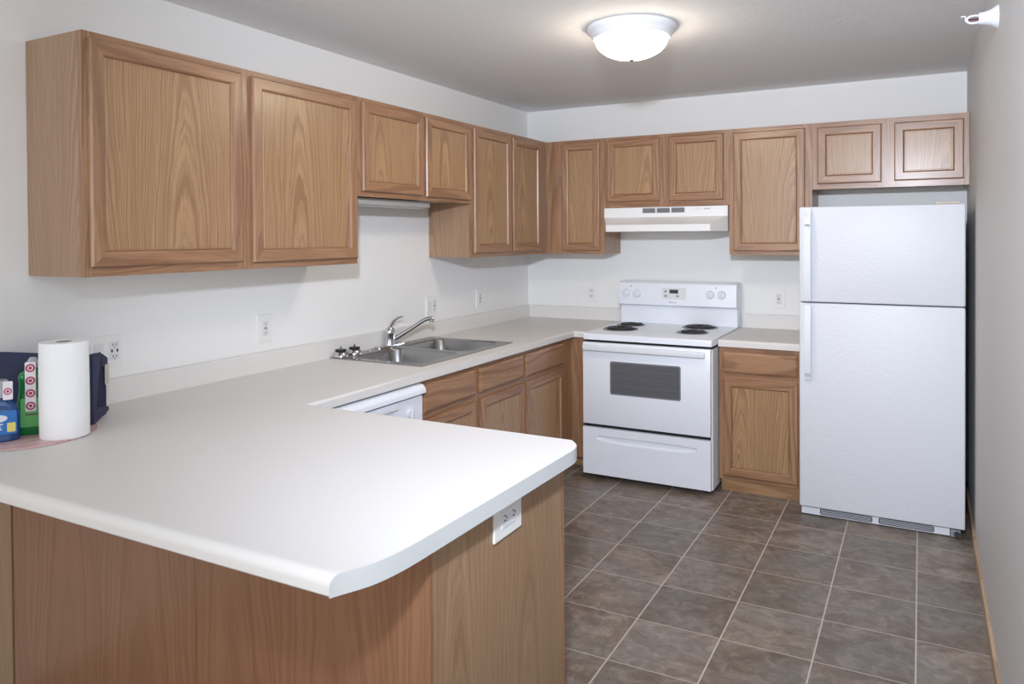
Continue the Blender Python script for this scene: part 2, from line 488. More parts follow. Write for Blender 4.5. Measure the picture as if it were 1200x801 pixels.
# ------------------------------------------------------------------ wall cabinets
UD = 0.2916; ZB, ZT = 1.304, 2.050
def wall_cab(name, label, run, a0, a1, z0, z1, doors, hidden_left=None, group='oak wall cabinets'):
    if run == 'L':
        t = thing(name, label, 'cabinet', (0.0, (a0+a1)/2, z0), group); F = frame_x(UD)
        cb = (0.001, UD-0.0195, a0, a1)
    else:
        t = thing(name, label, 'cabinet', ((a0+a1)/2, 0.0, z0), group); F = frame_y(-UD)
        cb = (a0, a1, -UD+0.0195, -0.001)
    # carcass: two sides, top, bottom set up a little, back
    bm = new(); k = 0.012
    x0, x1, y0, y1 = cb
    if run == 'L':
        box(bm, x0, x1, y0, y0+k, z0, z1); box(bm, x0, x1, y1-k, y1, z0, z1)
        box(bm, x0, x1, y0+k, y1-k, z1-k-.01, z1-.01); box(bm, x0, x0+.005, y0+k, y1-k, z0+.02, z1-k-.01)
        box(bm, x0, x1, y0+k, y1-k, z0+.008, z0+.008+k, mi=1)
    else:
        box(bm, x0, x0+k, y0, y1, z0, z1); box(bm, x1-k, x1, y0, y1, z0, z1)
        box(bm, x0+k, x1-k, y0, y1, z1-k-.01, z1-.01); box(bm, x0+k, x1-k, y1-.005, y1, z0+.02, z1-k-.01)
        box(bm, x0+k, x1-k, y0, y1, z0+.008, z0+.008+k, mi=1)
    obj('carcass', bm, [wSide, mUnder], t)
    ops = [(d[0]+.012, d[1]-.012, d[2]+.012, d[3]-.012) for d in doors]
    face_frame(t, F, a0, a1, z0, z1, ops)
    for d in doors: door(t, F, *d)
    return t, F

e = 0.0004
wall_cab('wall_cabinet', 'long two-door oak wall cabinet nearest the camera, its left side panel in view', 'L', -3.464, -2.215-e, ZB, ZT,
         [(-3.449, -2.872, 1.334, 2.028), (-2.821, -2.229, 1.329, 2.028)])
wall_cab('wall_cabinet', 'short two-door oak wall cabinet above the sink', 'L', -2.215+e, -1.244-e, 1.606, ZT,
         [(-2.188, -1.726, 1.629, 2.030), (-1.697, -1.275, 1.624, 2.030)])
wall_cab('wall_cabinet', 'tall two-door oak wall cabinet on the left wall, running into the corner', 'L', -1.244+e, -UD-0.001, ZB, ZT,
         [(-1.234, -0.805, 1.329, 2.029), (-0.781, -0.400, 1.329, 2.029)])
wall_cab('wall_cabinet', 'narrow single-door oak wall cabinet in the corner, left of the range hood', 'B', UD+0.001, 0.709-e, ZB, ZT,
         [(0.412, 0.680, 1.327, 2.028)])
wall_cab('wall_cabinet', 'short two-door oak wall cabinet directly above the white range hood', 'B', 0.709+e, 1.503-e, 1.601, ZT,
         [(0.733, 1.080, 1.637, 2.032), (1.137, 1.472, 1.635, 2.030)])
wall_cab('wall_cabinet', 'tall single-door oak wall cabinet between the range hood and the refrigerator', 'B', 1.503+e, 1.966-e, ZB, ZT,
         [(1.530, 1.929, 1.327, 2.026)])
wall_cab('wall_cabinet', 'shallow two-door oak wall cabinet above the refrigerator', 'B', 1.966+e, RX-0.001, 1.676, ZT,
         [(1.995, 2.321, 1.705, 2.022), (2.383, 2.707, 1.709, 2.020)])

# ------------------------------------------------------------------ base cabinets
FX = 0.620; KZ = 0.080
Fb = frame_x(FX)
# sink base
t = thing('base_cabinet', 'two-door oak sink base cabinet beside the dishwasher', 'cabinet', (0.3, -1.74, 0), 'oak base cabinets')
a0, a1 = -2.215, -1.262-e
bm = new()
box(bm, 0.002, FX-.0195, a0, a0+.015, KZ, CT-.001); box(bm, 0.002, FX-.0195, a1-.015, a1, KZ, CT-.001)
box(bm, 0.002, FX-.0195, a0+.015, a1-.015, KZ, KZ+.015); box(bm, 0.002, 0.010, a0+.015, a1-.015, KZ+.015, CT-.001)
obj('carcass', bm, wSide, t)
ds = [(-2.197, -1.766, 0.662, 0.787), (-1.729, -1.278, 0.665, 0.787)]
dd = [(-2.190, -1.766, 0.092, 0.632), (-1.722, -1.274, 0.092, 0.636)]
face_frame(t, Fb, a0, a1, KZ-.01, CT-.001, [(d[0]+.012, d[1]-.012, d[2]+.012, d[3]-.012) for d in ds+dd])
for d in ds: drawer_front(t, Fb, *d)
for d in dd: door(t, Fb, *d)
boxo('toe_kick', (0.50, 0.53, a0, a1, 0, KZ-.0105), wKick, t)
# corner base
t = thing('base_cabinet', 'oak corner base cabinet with one drawer and door, left of the white range', 'cabinet', (0.3, -0.6, 0), 'oak base cabinets')
a0, a1 = -1.262+e, -0.621
bm = cells([0.002, FX-.0195, 0.7545], [a0, -0.601, -0.002], lambda x, y: x < FX-.0195 or y > -0.601, KZ, CT-.001)
obj('carcass', bm, wSide, t)
face_frame(t, Fb, a0, a1, KZ-.01, CT-.001, [(-1.235, -.783, .677, .773), (-1.235, -.783, .104, .62)])
drawer_front(t, Fb, -1.247, -0.771, 0.660, 0.787)
door(t, Fb, -1.247, -0.771, 0.092, 0.634)
boxo('filler', (FX-.0190, 0.7545, -0.6205, -0.6015, KZ-.01, CT-.001), wStile, t)
bm = new(); box(bm, 0.50, 0.52, a0, -0.54, 0, KZ-.0105); box(bm, 0.50, 0.7545, -0.56, -0.541, 0, KZ-.0105)
obj('toe_kick', bm, wKick, t)
# right base
t = thing('base_cabinet', 'narrow oak base cabinet with one drawer over one door, between range and refrigerator', 'cabinet', (1.73, -0.3, 0), 'oak base cabinets')
Fr = frame_y(-0.622)
a0, a1 = 1.520, 1.955
bm = new(); box(bm, a0, a1, -0.6025, -0.002, KZ, CT-.001)
obj('carcass', bm, wSide, t)
face_frame(t, Fr, a0, a1, KZ-.012, CT-.001, [(1.55, 1.92, .677, .765), (1.55, 1.92, .104, .615)])
drawer_front(t, Fr, 1.540, 1.937, 0.660, 0.779)
door(t, Fr, 1.545, 1.937, 0.090, 0.630)
boxo('toe_kick', (a0+.008, a1, -0.606, -0.590, 0, KZ-.0125), wKick, t)

# ------------------------------------------------------------------ dishwasher
t = thing('dishwasher', 'white built-in dishwasher under the counter, left of the sink base', 'dishwasher', (0.33, -2.52, 0))
y0, y1 = -2.822, -2.222
boxo('tub', (0.03, 0.600, y0+.003, y1-.003, 0.02, 0.790), mGap, t)
boxo('door', (0.601, 0.646, y0, y1, 0.10, 0.7505), mEnamel, t, bev=0.004)
bm = new()
prism(bm, [(0.601, 0.757), (0.656, 0.757), (0.664, 0.762), (0.662, 0.778), (0.650, 0.794), (0.635, 0.798), (0.601, 0.798)],
      lambda u, v, k: (u, (y0, y1)[k], v))
obj('control_panel', bm, mEnamel, t)
bm = new(); lathe(bm, [(0.020, 0), (0.020, 0.010), (0.0, 0.010)], (0.6465, -2.315, 0.690), 24, 'x')
box(bm, 0.655, 0.668, -2.322, -2.308, 0.662, 0.716, bev=0.003)
obj('dial', bm, mHandle, t, smooth=True)
boxo('latch', (0.6465, 0.656, -2.56, -2.40, 0.722, 0.742), mHandle, t, bev=0.003)
boxo('toe_panel', (0.560, 0.575, y0, y1, 0.0, 0.095), mBlack, t)

# ------------------------------------------------------------------ peninsula cabinet
t = thing('peninsula_cabinet', 'oak-panelled peninsula base under the near countertop', 'cabinet', (0.85, -3.26, 0))
PE, PYn, PYf = 1.634, -3.584, -2.934
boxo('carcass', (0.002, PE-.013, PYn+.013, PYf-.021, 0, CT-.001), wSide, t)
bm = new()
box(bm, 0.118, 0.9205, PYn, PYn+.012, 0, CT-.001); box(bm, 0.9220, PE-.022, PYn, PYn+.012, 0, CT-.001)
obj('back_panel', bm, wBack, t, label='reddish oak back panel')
boxo('corner_trim', (PE-.0215, PE+.001, PYn-.002, PYn+.006, 0, CT-.001), wBack, t)
boxo('end_panel', (PE-.012, PE, PYn+.0065, PYf-.0205, 0, CT-.001), wEndP, t, label='paler oak end panel')
boxo('wall_filler', (0.002, 0.112, PYn-.004, PYn+.012, 0, CT-.001), wEndP, t, bev=0.002)
# kitchen side: face frame and doors seen only from inside
Fk = lambda a, z, d: (a, PYf+d, z)
face_frame(t, Fk, 0.70, PE, 0.09, CT-.001, [(0.76, 1.14, .68, .76), (1.19, 1.57, .68, .76), (0.76, 1.14, .12, .62), (1.19, 1.57, .12, .62)])
for (p, q) in ((0.745, 1.155), (1.175, 1.585)):
    drawer_front(t, Fk, p, q, .66, .78); door(t, Fk, p, q, .10, .63)

# ------------------------------------------------------------------ worktops
def splash(parent, dims):
    bm = box(new(), *dims)
    bevel_where(bm, lambda c, e_: abs(c.z-dims[5]) < 1e-5, 0.003, 2)
    return obj('backsplash', bm, mLam, parent)
SX0, SX1, SY0, SY1 = 0.04, 0.545, -2.085, -1.285
WY = -2.906
t = thing('worktop', 'off-white L-shaped laminate worktop holding the sink, running to the range', 'worktop', (0.3, -1.5, CT))
bm = cells([0.001, SX0, SX1, 0.647, 0.752], [WY, SY0, SY1, -0.647, -0.001],
           lambda x, y: (x < 0.647 or y > -0.647) and not (SX0 < x < SX1 and SY0 < y < SY1), CT, HC)
def fr(c, e_):
    on = abs(c.x-0.647) < 1e-4 and c.y < -0.647 or abs(c.y+0.647) < 1e-4 and c.x > 0.647
    return on and abs(e_.verts[0].co.z-e_.verts[1].co.z) < 1e-6
bevel_where(bm, lambda c, e_: fr(c, e_) and c.z > HC-.001, 0.013, 5)
bevel_where(bm, lambda c, e_: fr(c, e_) and c.z < CT+.001, 0.004, 2)
obj('top', bm, mLam, t)
splash(t, (0.001, 0.020, WY, -0.021, HC+.0002, 0.930))
splash(t, (0.001, 0.752, -0.020, -0.001, HC+.0002, 0.930))
# right piece
t = thing('worktop', 'small off-white laminate worktop between the range and the refrigerator', 'worktop', (1.74, -0.3, CT))
bm = box(new(), 1.519, 1.958, -0.647, -0.001, CT, HC)
bevel_where(bm, lambda c, e_: abs(c.y+0.647) < 1e-4 and c.z > HC-.001, 0.013, 5)
obj('top', bm, mLam, t)
splash(t, (1.519, 1.958, -0.020, -0.001, HC+.0002, 0.930))
# peninsula piece: rolled near edge, square end edge with eased corners
t = thing('worktop', 'large off-white laminate peninsula worktop in the foreground with clipped corners', 'worktop', (0.85, -3.38, CT))
ends = [(-3.880, 1.632), (-3.860, 1.641), (-3.83, 1.656), (-3.80, 1.667), (-3.76, 1.675), (-3.70, 1.680), (-3.5, 1.684), (-3.3, 1.687), (-3.1, 1.690),
        (-3.02, 1.691), (-2.99, 1.690), (-2.968, 1.686), (-2.950, 1.680), (-2.934, 1.670), (-2.920, 1.658), (-2.9065, 1.646)]
def xe(y):
    y = min(max(y, ends[0][0]), ends[-1][0])
    for i in range(len(ends)-1):
        (ya, xa), (yb, xb) = ends[i], ends[i+1]
        if y <= yb:
            m0 = (xb-ends[max(i-1, 0)][1])/(yb-ends[max(i-1, 0)][0]); n_ = min(i+2, len(ends)-1)
            m1 = (ends[n_][1]-xa)/(ends[n_][0]-ya); h_ = yb-ya; u_ = (y-ya)/h_
            return (2*u_**3-3*u_**2+1)*xa+(u_**3-2*u_**2+u_)*h_*m0+(-2*u_**3+3*u_**2)*xb+(u_**3-u_**2)*h_*m1
R = 0.020; yN = -3.880
prof = [(yN+.004, CT), (yN, CT+.004), (yN, HC-R)]
prof += [(yN+R-R*math.cos(a), HC-R+R*math.sin(a)) for a in [PI/2*k/8 for k in range(1, 9)]]
ysamp = sorted({round(y, 4) for y, _ in ends if y > yN+R+.001} | {round(-3.855+.012*k, 4) for k in range(16)} | {round(-2.995+.008*k, 4) for k in range(11)})
prof += [(y, HC) for y in ysamp]
bm = new()
L = [bm.verts.new((0.001, y, z)) for y, z in prof]; Rr = [bm.verts.new((xe(y), y, z)) for y, z in prof]
for i in range(len(prof)-1): bm.faces.new((L[i], L[i+1], Rr[i+1], Rr[i]))
Lb = bm.verts.new((0.001, WY-.0005, CT)); 
bot = [bm.verts.new((xe(y), y, CT)) for y, z in prof[1:]]
bm.faces.new((L[-1], Lb, bot[-1], Rr[-1]))
bm.faces.new([L[0], Rr[0]]+bot+[Lb])
bm.faces.new(L+[Lb])
for i in range(1, len(prof)-1): 
    j = i-1
    bm.faces.new((Rr[i], Rr[i+1], bot[j+1], bot[j]))
bm.faces.new((Rr[0], Rr[1], bot[0]))
obj('top', bm, mLam, t, smooth=True)
# edge band, 1 mm proud
bm = new()
b = [(y, z) for y, z in prof]
O1 = [bm.verts.new((xe(y)+.0004, y, z)) for y, z in b]; O2 = [bm.verts.new((xe(y)+.0014, y, z)) for y, z in b]
P1 = [bm.verts.new((xe(y)+.0004, y, CT)) for y, z in b]; P2 = [bm.verts.new((xe(y)+.0014, y, CT)) for y, z in b]
for i in range(len(b)-1):
    bm.faces.new((O2[i], O2[i+1], P2[i+1], P2[i])); bm.faces.new((O1[i], P1[i], P1[i+1], O1[i+1]))
    bm.faces.new((O1[i], O1[i+1], O2[i+1], O2[i])); bm.faces.new((P1[i], P2[i], P2[i+1], P1[i+1]))
bmesh.ops.remove_doubles(bm, verts=bm.verts, dist=1e-6)
obj('edge_band', bm, mLamEdge, t, smooth=True, label='square-cut end edge band')
splash(t, (0.001, 0.020, -3.84, WY-.0005, HC+.0002, 0.930))

# ------------------------------------------------------------------ sink
t = thing('kitchen_sink', 'stainless steel double-bowl sink set into the left worktop', 'sink', (0.29, -1.685, HC))
def rrect(x0, x1, y0, y1, r, k=8):
    pts = []
    for cx, cy, a in ((x1-r, y1-r, 0), (x0+r, y1-r, PI/2), (x0+r, y0+r, PI), (x1-r, y0+r, 3*PI/2)):
        pts += [(cx+r*math.cos(a+PI/2*i/k), cy+r*math.sin(a+PI/2*i/k)) for i in range(k+1)]
    return pts
ZR = HC+.0045
def bowl(x0, x1, y0, y1, ox0, ox1, oy0, oy1, name):
    bm = new(); k = 8
    inner = rrect(x0, x1, y0, y1, 0.055, k)
    outer = []
    for q in range(4):
        cx, cy = ((ox1, oy1), (ox0, oy1), (ox0, oy0), (ox1, oy0))[q]
        for i in range(k+1):
            px, py = inner[q*(k+1)+i]
            if i == k//2: outer.append((cx, cy))
            elif (i < k//2) == (q % 2 == 0): outer.append((cx, py))
            else: outer.append((px, cy))
    n = len(inner)
    loops = [[bm.verts.new((x, y, HC+.0004)) for x, y in outer], [bm.verts.new((x, y, ZR)) for x, y in outer]]
    for rr, dz in ((0.0, 0.0), (0.003, -0.002), (0.005, -0.006), (0.012, -0.12), (0.022, -0.150), (0.045, -0.162)):
        pts = rrect(x0+rr, x1-rr, y0+rr, y1-rr, 0.055, k)
        loops.append([bm.verts.new((x, y, ZR+dz)) for x, y in pts])
    for A, B in zip(loops, loops[1:]):
        for i in range(n): bm.faces.new((A[i], A[(i+1) % n], B[(i+1) % n], B[i]))
    bm.faces.new(loops[-1])
    ob = obj(name, bm, mSteel, t, smooth=True)
    bm = new(); lathe(bm, [(0.0, 0.0005), (0.028, 0.0005), (0.032, 0.002), (0.042, 0.003), (0.044, 0.0008), (0.0, 0.0008)], ((x0+x1)/2-.02, (y0+y1)/2, ZR-.1615), 24, cap=False)
    obj('drain', bm, mChrome, ob, smooth=True)
bowl(0.105, 0.515, -2.060, -1.705, 0.018, 0.560, -2.105, -1.685, 'near_bowl')
bowl(0.105, 0.515, -1.665, -1.310, 0.018, 0.560, -1.6848, -1.265, 'far_bowl')
bm = new(); lathe(bm, [(0.0, 0.008), (0.010, 0.007), (0.016, 0.003), (0.017, 0.0)], (0.055, -1.855, ZR), 20)
obj('hole_cover', bm, mChrome, t, smooth=True)

# faucet
t = thing('faucet', 'chrome single-lever kitchen faucet on the back rim of the sink', 'faucet', (0.060, -1.69, ZR))
bm = new()
prism(bm, [(0.060+0.026*math.cos(a)*(1), -1.69+math.copysign(0.085, math.sin(a))+0.026*math.sin(a)) for a in [2*PI*(i+.5)/32 for i in range(32)]],
      lambda u, v, k: (u, v, ZR+(.0002, .010)[k]))
obj('base_plate', bm, mChrome, t, smooth=True)
bm = new(); lathe(bm, [(0.030, 0.010), (0.029, 0.016), (0.027, 0.03), (0.026, 0.062), (0.0275, 0.068), (0.027, 0.086), (0.019, 0.100), (0.0, 0.105)], (0.060, -1.69, ZR), 28)
obj('body', bm, mChrome, t, smooth=True)
bm = new(); tube(bm, [(0.068, -1.68, 0.883), (0.10, -1.640, 0.910), (0.14, -1.592, 0.945), (0.165, -1.560, 0.969), (0.182, -1.540, 0.982), (0.196, -1.522, 0.986), (0.207, -1.509, 0.984)],
                 [0.013, 0.0115, 0.011, 0.011, 0.011, 0.011, 0.0115], 14)
tube(bm, [(0.203, -1.513, 0.987), (0.203, -1.513, 0.964)], [0.0125, 0.0125], 14)
obj('spout', bm, mChrome, t, smooth=True)
bm = new(); tube(bm, [(0.060, -1.692, 0.943), (0.064, -1.687, 0.962), (0.074, -1.675, 0.983), (0.088, -1.662, 0.997), (0.108, -1.642, 1.005)],
                 [0.016, 0.015, 0.012, 0.010, 0.007], 12, flat=0.6)
obj('lever_handle', bm, mChrome, t, smooth=True)

# basket strainers
def strainer(x, y, label, lean):
    t = thing('sink_strainer', label, 'sink strainer', (x, y, ZR), 'sink basket strainers')
    bm = new(); lathe(bm, [(0.0, 0.0004), (0.036, 0.0004), (0.037, 0.004), (0.035, 0.010), (0.030, 0.020), (0.023, 0.027), (0.0, 0.028)], (x, y, ZR), 32, cap=False)
    obj('basket', bm, mChrome, t, smooth=True)
    bm = new(); lathe(bm, [(0.022, 0.0283), (0.028, 0.029), (0.026, 0.035), (0.0, 0.037)], (x, y, ZR), 28)
    obj('rubber_stopper', bm, mBlack, t, smooth=True)
    bm = new(); lathe(bm, [(0.004, 0.0362), (0.0035, 0.044), (0.0055, 0.047), (0.004, 0.051), (0.0, 0.052)], (x, y, ZR), 16)
    obj('post', bm, mChrome, t, smooth=True)
strainer(0.058, -2.066, 'chrome sink strainer with black stopper, the outer one at the sink\'s left end', 0)
strainer(0.062, -1.972, 'chrome sink strainer with black stopper, the one closer to the faucet', 0)

# ------------------------------------------------------------------ range
t = thing('electric_range', 'white freestanding electric coil range against the back wall', 'range', (1.135, -0.4, 0))
x0, x1 = 0.758, 1.514
boxo('body', (x0+.001, x1-.001, -0.7410, -0.030, 0.030, 0.800), mEnamel, t)
bm = new()
bm.free()
for fx in (x0+.05, x1-.05):
    for fy in (-0.66, -0.10): obj('levelling_foot', lathe(new(), [(0.015, 0.0), (0.015, 0.0295)], (fx, fy, 0), 16), mBlack, t)
boxo('gap_shade_strip', (x0+.004, x1-.012, -0.7505, -0.7412, 0.3065, 0.3255), mGap, t, label='black strip painted as the shade between oven door and drawer')  # black strip stands in for the shade in this gap
# cooktop
bm = box(new(), x0, x1, -0.765, -0.030, 0.8165, 0.852)
bevel_where(bm, lambda c, e_: c.z > .85 and c.y < -.7 or abs(e_.verts[0].co.z-e_.verts[1].co.z) > .02 and c.y < -.7, 0.008, 4)
obj('cooktop', bm, mEnamel, t, smooth=True)
boxo('cooktop_lip_shade', (x0+.004, x1-.004, -0.735, -0.040, 0.8003, 0.8162), mGap, t, label='black slab painted as the shade under the cooktop lip')  # shade under the lip, done as a black slab
# burners
burn = [(0.875, -0.262, 0.078), (0.892, -0.495, 0.096), (1.305, -0.215, 0.098), (1.330, -0.478, 0.080)]
for bx, by, r in burn:
    bm = new(); lathe(bm, [(0.0, 0.0004), (r+.012, 0.0004), (r+.012, 0.003), (r+.006, 0.0045), (r+.002, 0.0015), (0.0, 0.0012)], (bx, by, 0.852), 40, cap=False)
    p = obj('drip_pan', bm, mPan, t, smooth=True)
    bm = new(); pts = []
    turns = 4.0 if r > .09 else 3.2
    for i in range(int(turns*28)+1):
        a = 2*PI*i/28; rr = 0.018+(r-0.024)*i/(turns*28)
        pts.append((bx+rr*math.cos(a), by+rr*math.sin(a), 0.852+0.0072))
    tube(bm, pts, 0.0048, 8)
    for a in (0.5, 0.5+2*PI/3, 0.5+4*PI/3):
        tube(bm, [(bx+.012*math.cos(a), by+.012*math.sin(a), .8556), (bx+(r)*math.cos(a), by+r*math.sin(a), .8556)], 0.002, 6)
    obj('coil_burner', bm, mCoil, t, smooth=True)
# backguard and console
boxo('backguard', (x0, x1, -0.125, -0.030, 0.8525, 0.9700), mEnamel, t, bev=0.003)
bm = new()
prism(bm, [(-0.030, 0.9705), (-0.152, 0.9705), (-0.160, 0.978), (-0.150, 1.113), (-0.138, 1.124), (-0.030, 1.126)], lambda u, v, k: ((x0-.004, x1+.002)[k], u, v))
bevel_where(bm, lambda c, e_: abs(e_.verts[0].co.x-e_.verts[1].co.x) < 1e-5 and c.y < -.035, 0.004, 3)
con = obj('console', bm, mEnamel, t, smooth=True)
def cy(z, d=0.0): return -0.160+(z-0.978)*0.010/0.135-d
for kx, kz in ((0.803, 1.050), (0.877, 1.047), (1.354, 1.052), (1.425, 1.053)):
    bm = new(); y_ = cy(kz)
    lathe(bm, [(0.026, -0.001), (0.025, -0.012), (0.022, -0.016), (0.0, -0.017)], (kx, y_, kz), 28, 'y')
    box(bm, kx-.005, kx+.005, y_-.028, y_-.010, kz-.024, kz+.024, bev=0.003)
    obj('control_knob', bm, mHandle, t, smooth=True)
    boxo('dial_marking', (kx-.016, kx+.016, y_-.0012, y_-.0002, kz-.041, kz-.037), mSlotL, con)
for mx in (0.838, 1.389):
    boxo('burner_symbol', (mx-.004, mx+.004, cy(1.094, .0012), cy(1.094, .0001), 1.091, 1.097), mInk, con)
y_ = cy(1.05)
bm = box(new(), 1.048, 1.200, y_-.003, y_-.0008, 1.016, 1.088, bev=0.001)
clk = obj('clock_panel', bm, mRecept, t)
boxo('display', (1.096, 1.152, y_-.0042, y_-.0032, 1.053, 1.077), mSlot, clk, label='dark digital clock display')
for q, (bx, bz) in enumerate(((1.070, 1.065), (1.070, 1.036), (1.105, 1.036), (1.148, 1.036), (1.178, 1.065), (1.178, 1.036))):
    boxo('button', (bx-.008, bx+.008, y_-.0042, y_-.0032, bz-.006, bz+.006), mSlotL if q in (0, 1, 3) else mHandle, clk)
bm = new()
for i, w in enumerate((5, 4, 5, 3, 5, 4)):      # tiny maker's lettering, unreadable in the photo
    box(bm, 1.092+i*.0085, 1.092+i*.0085+w*.0013, cy(.997, .0012), cy(.997, .0001), 0.994, 0.9975+(.002 if i == 0 else 0))
obj('maker_mark', bm, mInk, con)
# oven door with window and handle
D0, D1 = -0.7415, -0.775
bm = new()
dx0, dx1, dz0, dz1 = x0+.002, x1-.006, 0.326, 0.802
box(bm, dx0, dx1, D1, D0, dz0, dz1, bev=0.004)
od = obj('oven_door', bm, mEnamel, t, smooth=True)
def rr_prism(x0_, x1_, z0_, z1_, r, ya, yb):
    b_ = new(); prism(b_, rrect(x0_, x1_, z0_, z1_, r, 5), lambda u, v, k: (u, (ya, yb)[k], v)); return b_
obj('window_border', rr_prism(0.930, 1.345, 0.508, 0.700, 0.012, D1-.0009, D1-.0001), mGlassE, od)
for rz in (0.560, 0.608, 0.652): boxo('rack_line', (0.946, 1.329, D1-.0023, D1-.0019, rz, rz+.0022), mRack, od)
obj('window', rr_prism(0.938, 1.337, 0.516, 0.692, 0.009, D1-.0018, D1-.0010), mGlass, od, label='dark grey oven window')
bm = new()
box(bm, 0.770, 1.482, -0.806, -0.792, 0.757, 0.791, bev=0.005, seg=3)
box(bm, 0.778, 0.800, -0.794, D1-.0002, 0.763, 0.785); box(bm, 1.452, 1.474, -0.794, D1-.0002, 0.763, 0.785)
obj('handle', bm, mHandle, od, smooth=True)
# storage drawer
bm = new(); sz0, sz1 = 0.034, 0.306; cx_ = (dx0+dx1)/2
NN = 40; SC = []
for i in range(NN):
    a_ = 2*PI*i/NN; c_, s_ = math.cos(a_), math.sin(a_)
    ux = math.copysign(abs(c_)**0.55, c_)
    SC.append((1.140+0.297*ux, 0.2485+(0.0135*max(s_, 0)**0.45 if s_ > 0 else -0.028*abs(s_)**0.9), s_))
rim = [bm.verts.new((x_, D1, z_)) for x_, z_, _ in SC]
q_ = [bm.verts.new(p) for p in ((dx0, D1, sz0), (dx1, D1, sz0), (dx1, D1, sz1), (dx0, D1, sz1))]
es_ = [bm.edges.new((rim[i], rim[(i+1) % NN])) for i in range(NN)]+[bm.edges.new((q_[i], q_[(i+1) % 4])) for i in range(4)]
bmesh.ops.triangle_fill(bm, edges=es_, use_beauty=True)
qb = [bm.verts.new((v.co.x, D0, v.co.z)) for v in q_]
for i in range(4): bm.faces.new((q_[i], q_[(i+1) % 4], qb[(i+1) % 4], qb[i]))
bm.faces.new(qb)
prev = rim
for f_, d_ in ((0.97, .006), (0.90, .012), (0.72, .016)):
    nx_ = []
    for x_, z_, s_ in SC:
        zz_ = 0.252+(z_-0.252)*f_ if s_ < 0 else 0.252+(z_-0.252)*(0.98 if f_ > .8 else .9)
        dd_ = d_ if s_ >= 0 else d_*(1-0.55*abs(s_)*(1 if f_ > .95 else .5))
        nx_.append(bm.verts.new((1.140+(x_-1.140)*f_, D1+dd_, zz_)))
    for i in range(NN): bm.faces.new((prev[i], prev[(i+1) % NN], nx_[(i+1) % NN], nx_[i]))
    prev = nx_
bm.faces.new(prev)
dr = obj('drawer', bm, mEnamel, t, label='storage drawer with a recessed finger pull')

# ------------------------------------------------------------------ range hood
t = thing('range_hood', 'white under-cabinet range hood above the range', 'range hood', (1.106, -0.2, 1.447))
bm = new()
hx0, hx1 = 0.716, 1.498; fx0, fx1 = 0.784, 1.430; yb = -0.313; yf = -0.460
def ringv(pts): return [bm.verts.new(p) for p in pts]
r0 = ringv([(hx0, -.002, 1.598), (hx0, yb, 1.598), (hx1, yb, 1.598), (hx1, -.002, 1.598)])
r1 = ringv([(hx0, -.002, 1.538), (hx0, yb, 1.538), (hx1, yb, 1.538), (hx1, -.002, 1.538)])
r2 = ringv([(hx0, -.002, 1.488), (hx0, yb+.004, 1.490), (fx0, yf, 1.488), (fx1, yf, 1.488), (hx1, yb+.004, 1.490), (hx1, -.002, 1.488)])
r3 = ringv([(hx0, -.002, 1.447), (hx0, yb+.004, 1.447), (fx0, yf, 1.447), (fx1, yf, 1.447), (hx1, yb+.004, 1.447), (hx1, -.002, 1.447)])
for k in range(4): bm.faces.new((r0[k], r0[(k+1) % 4], r1[(k+1) % 4], r1[k]))
bm.faces.new(r0)
bm.faces.new((r1[0], r1[1], r2[1], r2[0])); bm.faces.new((r1[1], r2[2], r2[1])); bm.faces.new((r1[1], r1[2], r2[3], r2[2]))
bm.faces.new((r1[2], r2[4], r2[3])); bm.faces.new((r1[2], r1[3], r2[5], r2[4])); bm.faces.new((r1[3], r1[0], r2[0], r2[5]))
for k in range(6): bm.faces.new((r2[k], r2[(k+1) % 6], r3[(k+1) % 6], r3[k]))
# open underside: lip, then inner pan
r4 = ringv([(hx0+.015, -.015, 1.447), (hx0+.015, yb+.01, 1.447), (fx0+.01, yf+.015, 1.447), (fx1-.01, yf+.015, 1.447), (hx1-.015, yb+.01, 1.447), (hx1-.015, -.015, 1.447)])
r5 = ringv([(v.co.x, v.co.y, 1.475) for v in r4])
for k in range(6):
    bm.faces.new((r3[k], r3[(k+1) % 6], r4[(k+1) % 6], r4[k])); bm.faces.new((r4[k], r4[(k+1) % 6], r5[(k+1) % 6], r5[k]))
bm.faces.new(r5)
hb = obj('hood_shell', bm, mHood, t)
for k in range(3):
    g0 = 0.972+k*.092
    bm = box(new(), g0, g0+.083, yb-.0015, yb-.0002, 1.562, 1.592)
    g = obj('vent_grille', bm, mGrey, t)
    bm = new()
    for s in range(5): box(bm, g0+.003, g0+.080, yb-.0030, yb-.0017, 1.5645+s*.0055, 1.5675+s*.0055)
    obj('louvre', bm, mGreyD, g)
bm = new()
for i in range(6): box(bm, 1.358+i*.0065, 1.363+i*.0065, yb-.0012, yb-.0002, 1.580, 1.584)
obj('maker_mark', bm, mInk, hb)
for sx in (1.300, 1.325): boxo('rocker_switch', (sx, sx+.016, yb-.003, yb-.0002, 1.576, 1.588), mHandle, t, bev=.001)

# ------------------------------------------------------------------ under-cabinet light over the sink
t = thing('under_cabinet_light', 'white under-cabinet light bar below the short cabinet over the sink', 'light fixture', (0.19, -1.8, 1.606))
bm = box(new(), 0.110, 0.228, -2.200, -1.553, 1.574, 1.6055, bev=0.006, seg=3)
obj('housing', bm, mLightBar, t, smooth=True)
bm = box(new(), 0.125, 0.215, -2.175, -1.580, 1.569, 1.5737, bev=0.002)
obj('lens_cover', bm, mLightBar, t)

